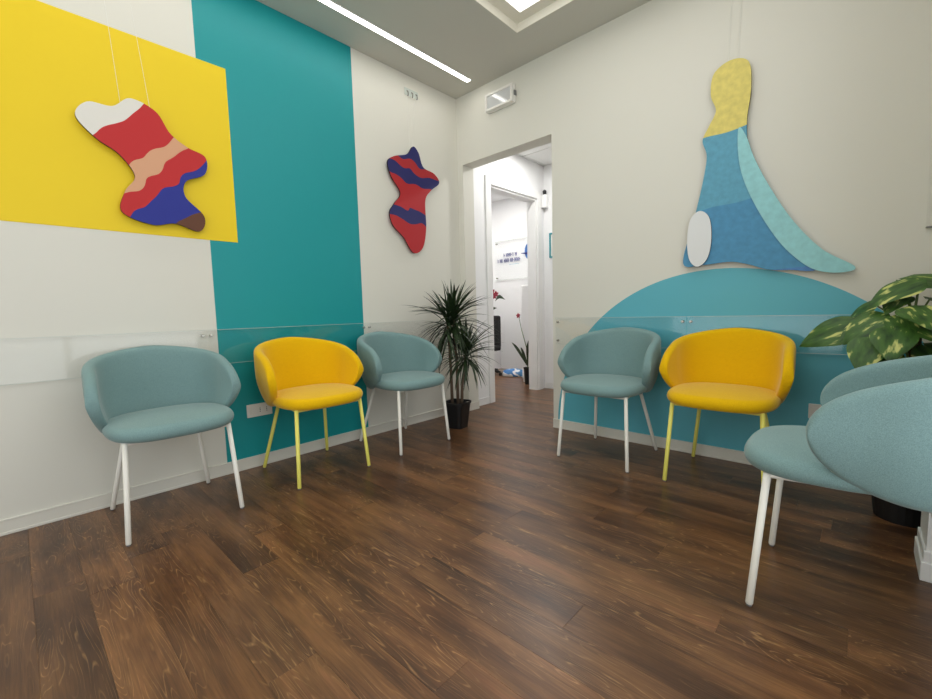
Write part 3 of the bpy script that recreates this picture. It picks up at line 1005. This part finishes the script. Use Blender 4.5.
# ------------------------------------------------------------------ things beyond the passage
ds = thing('soap_dispenser', 'white wall dispenser with a black top on the corridor end wall', 'dispenser', (0.042, YE, 2.24))
bobj('body', (-0.035, 0.035, -0.07, 0, 0, 0.16), MT['white'], ds, 0.015)
bm = bmesh.new(); tube(bm, [(0, -0.035, 0.15), (0, -0.040, 0.20), (0, -0.04, 0.215)], [0.020, 0.024, 0.012], 16); obj('top', bm, MT['black'], ds, smooth=True)
pf = thing('picture_frame', 'teal-framed picture on the corridor end wall', 'picture frame', (0.088, YE, 1.635))
struct('frame', [(0, 0.018, -0.02, 0, 0, 0.30), (0.202, 0.22, -0.02, 0, 0, 0.30), (0.018, 0.202, -0.02, 0, 0, 0.018), (0.018, 0.202, -0.02, 0, 0.282, 0.30)], MT['tealframe'], pf)
bobj('picture', (0.018, 0.202, -0.008, 0, 0.018, 0.282), MT['plate'], pf)

# acrylic logo sign on the far wall of the office
ls = thing('logo_sign', 'clear acrylic sign with small navy lettering seen through the inner door', 'sign', (-1.72, YO, 1.528))
bobj('sheet', (0, 0.95, -0.026, -0.022, 0, 0.64), MT['clear'], ls)
bobj('bottom_edge', (0, 0.95, -0.027, -0.02, -0.006, 0), MT['edge'], ls)
bobj('top_edge', (0, 0.95, -0.027, -0.02, 0.64, 0.646), MT['edge'], ls)
for u in (0.03, 0.92):
    for z in (0.03, 0.61):
        bm = bmesh.new(); tube(bm, [(u, 0, z), (u, -0.034, z)], 0.012, 12); obj('stud', bm, MT['stud'], ls)
def marks(n, x0, z0, dx, h):
    for k in range(n):
        x_ = x0 + k * dx
        kind = random.random()
        bs = [(x_, x_ + 0.010, -0.0285, -0.0262, z0, z0 + h)]
        if kind > 0.25: bs.append((x_ + 0.010, x_ + dx * 0.62, -0.0285, -0.0262, z0 + h * 0.42, z0 + h * 0.58))
        if kind > 0.5: bs.append((x_ + dx * 0.52, x_ + dx * 0.52 + 0.010, -0.0285, -0.0262, z0, z0 + h))
        struct('lettering', bs, MT['navy'], ls)
marks(6, 0.19, 0.375, 0.047, 0.058)
marks(11, 0.06, 0.285, 0.044, 0.062)
bobj('underline', (0.30, 0.50, -0.0275, -0.0262, 0.240, 0.246), MT['paleblue'], ls)
bm = bmesh.new()
lathe(bm, [(0.10, 0), (0.10, 0.002)], 28)
em1 = obj('emblem', bm, MT['bluep'], ls, loc=(0.70, -0.0275, 0.42)); em1.rotation_euler = (PI / 2, 0, 0); em1.scale = (0.8, 1.3, 1)
bm = bmesh.new(); tube(bm, [(0.55, -0.029, 0.40), (0.70, -0.030, 0.385)], [0.004, 0.022], 8); obj('emblem_stroke', bm, MT['navy'], ls)

cb = thing('low_cabinet', 'white low cabinet with a black handle behind the inner door', 'cabinet', (-0.51, 1.73, 0))
bobj('body', (0, 0.385, 0.02, 0.42, 0, 1.345), MT['corr'], cb, 0.004)
dd = bobj('door', (0.003, 0.30, 0, 0.02, 0.05, 1.335), MT['corr'], cb, 0.003)
bobj('handle', (0.16, 0.172, -0.022, 0, 1.12, 1.22), MT['black'], dd, 0.003)

fp = thing('potted_orchid', 'thin orchid with one red flower in a black pot by the inner door', 'potted plant', (-0.345, 1.635, 0))
bm = bmesh.new(); lathe(bm, [(0.042, 0), (0.058, 0.215), (0.062, 0.215), (0.062, 0.228), (0.054, 0.228), (0.05, 0.2)], 20); obj('pot', bm, MT['black'], fp)
bm = bmesh.new(); tube(bm, [(0, 0, 0.2), (-0.02, 0, 0.5), (-0.10, 0, 0.75), (-0.14, 0, 0.92)], [0.006, 0.006, 0.004, 0.003], 8); obj('stem', bm, MT['stem'], fp)
def small_leaf(parent, base, tip, wd, mat):
    bm = bmesh.new()
    b_, t_ = Vector(base), Vector(tip)
    d = t_ - b_
    sd = Vector((-d.z, 0, d.x)).normalized()
    rows = []
    for i in range(7):
        t = i / 6
        c = b_ + d * t + Vector((0, -0.03 * math.sin(PI * t), 0.06 * math.sin(PI * t)))
        ww = wd * math.sin(PI * min(0.98, t * 0.9 + 0.08)) + 0.001
        rows.append((bm.verts.new(c - sd * ww), bm.verts.new(c + Vector((0, -0.006, 0))), bm.verts.new(c + sd * ww)))
    for p, q in zip(rows, rows[1:]):
        bm.faces.new((p[0], p[1], q[1], q[0])); bm.faces.new((p[1], p[2], q[2], q[1]))
    return obj('leaf', bm, mat, parent, smooth=True)
small_leaf(fp, (-0.01, 0, 0.25), (-0.25, -0.02, 0.56), 0.022, MT['drac'])
small_leaf(fp, (0.0, 0, 0.25), (0.05, -0.02, 0.62), 0.02, MT['drac'])
small_leaf(fp, (0.0, 0, 0.25), (-0.10, -0.02, 0.50), 0.02, MT['drac'])
def flower(parent, c, r):
    c = Vector(c)
    for k in range(5):
        a = 2 * PI * k / 5 + 0.4
        bm = bmesh.new()
        tube(bm, [c, c + Vector((math.cos(a), -0.3, math.sin(a))) * r * 0.5, c + Vector((math.cos(a), -0.2, math.sin(a))) * r], [r * 0.12, r * 0.38, r * 0.1], 8)
        obj('petal', bm, MT['pinkred'], parent, smooth=True)
flower(fp, (-0.145, 0, 0.93), 0.036)

bx_ = thing('folded_bag', 'white and blue folded bag lying on the floor beyond the inner door', 'bag', (-0.95, 2.12, 0), 0.5)
bm = bmesh.new()
rings = []
for k, (sx, sy, z) in enumerate(((0.165, 0.10, 0.0), (0.17, 0.105, 0.04), (0.15, 0.085, 0.085), (0.06, 0.03, 0.105))):
    rg_ = []
    for i in range(24):
        a = 2 * PI * i / 24
        c, s = math.cos(a), math.sin(a)
        q = (abs(c) ** 4 + abs(s) ** 4) ** -0.25
        rg_.append(bm.verts.new((sx * q * c, sy * q * s, z + (0.012 * math.sin(3 * a + k) if k else 0))))
    rings.append(rg_)
for a, b_ in zip(rings, rings[1:]):
    for i in range(24):
        bm.faces.new((a[i], a[(i + 1) % 24], b_[(i + 1) % 24], b_[i]))
bm.faces.new(rings[0][::-1]); bm.faces.new(rings[-1])
mbag = bands('bag_print', (0.6, 0.3, 0.7), [(0.0, srgb(235, 238, 242)), (0.42, srgb(70, 130, 195)), (0.55, srgb(235, 238, 242)), (0.68, srgb(90, 150, 205))], 0.06, 12)
shift_ramp(mbag, 0.5, 2.0)
obj('bag_body', bm, mbag, bx_, smooth=True)

# desk with orchid and black office chair, mostly hidden behind the door casing
dk = thing('white_desk', 'white desk behind the black office chair in the far room', 'desk', (-2.15, 2.32, 0))
bobj('top', (0, 0.5, 0, 0.37, 0.72, 0.75), MT['corr'], dk, 0.004)
for x_ in (0.0, 0.475):
    bobj('side_panel', (x_, x_ + 0.025, 0.0, 0.37, 0, 0.72), MT['corr'], dk)
orc = thing('orchid_plant', 'dark red flowering orchid standing on the white desk', 'potted plant', (-1.70, 2.46, 0.75))
bm = bmesh.new(); lathe(bm, [(0.045, 0), (0.06, 0.13), (0.062, 0.14), (0.055, 0.14), (0.05, 0.12)], 18); obj('pot', bm, MT['white'], orc)
bm = bmesh.new(); tube(bm, [(0, 0, 0.12), (0.02, 0, 0.35), (0.06, 0, 0.52), (0.12, 0, 0.58), (0.20, -0.01, 0.52)], [0.005, 0.004, 0.004, 0.003, 0.003], 8); obj('stem', bm, MT['stem'], orc)
for c in ((0.13, -0.01, 0.50), (0.18, -0.02, 0.53), (0.10, -0.02, 0.58)):
    flower(orc, c, 0.055)
small_leaf(orc, (0.16, -0.02, 0.42), (0.38, -0.04, 0.43), 0.03, MT['drac'])
small_leaf(orc, (0.02, -0.02, 0.14), (0.20, -0.04, 0.30), 0.03, MT['drac'])

oc = thing('office_chair', 'black office chair partly hidden behind the inner door casing', 'chair', (-1.37, 2.0, 0), 0.0)
bm = bmesh.new()
box(bm, -0.23, 0.16, 0.10, 0.17, 0.42, 0.93); obj('backrest', bm, MT['black'], oc, bevel=0.03)
bobj('seat', (-0.23, 0.18, -0.28, 0.14, 0.38, 0.46), MT['black'], oc, 0.03)
bm = bmesh.new(); tube(bm, [(0, -0.05, 0.08), (0, -0.05, 0.40)], 0.025, 12); obj('gas_post', bm, MT['grey'], oc)
for k in range(5):
    a = 2 * PI * k / 5 + 0.2
    bm = bmesh.new(); tube(bm, [(0, -0.05, 0.10), (0.26 * math.cos(a), -0.05 + 0.26 * math.sin(a), 0.06)], [0.022, 0.014], 8); obj('base_arm', bm, MT['black'], oc)
    bm = bmesh.new(); tube(bm, [(0.26 * math.cos(a) - 0.012, -0.05 + 0.26 * math.sin(a), 0.026), (0.26 * math.cos(a) + 0.012, -0.05 + 0.26 * math.sin(a), 0.026)], 0.026, 14); obj('caster', bm, MT['black'], oc)
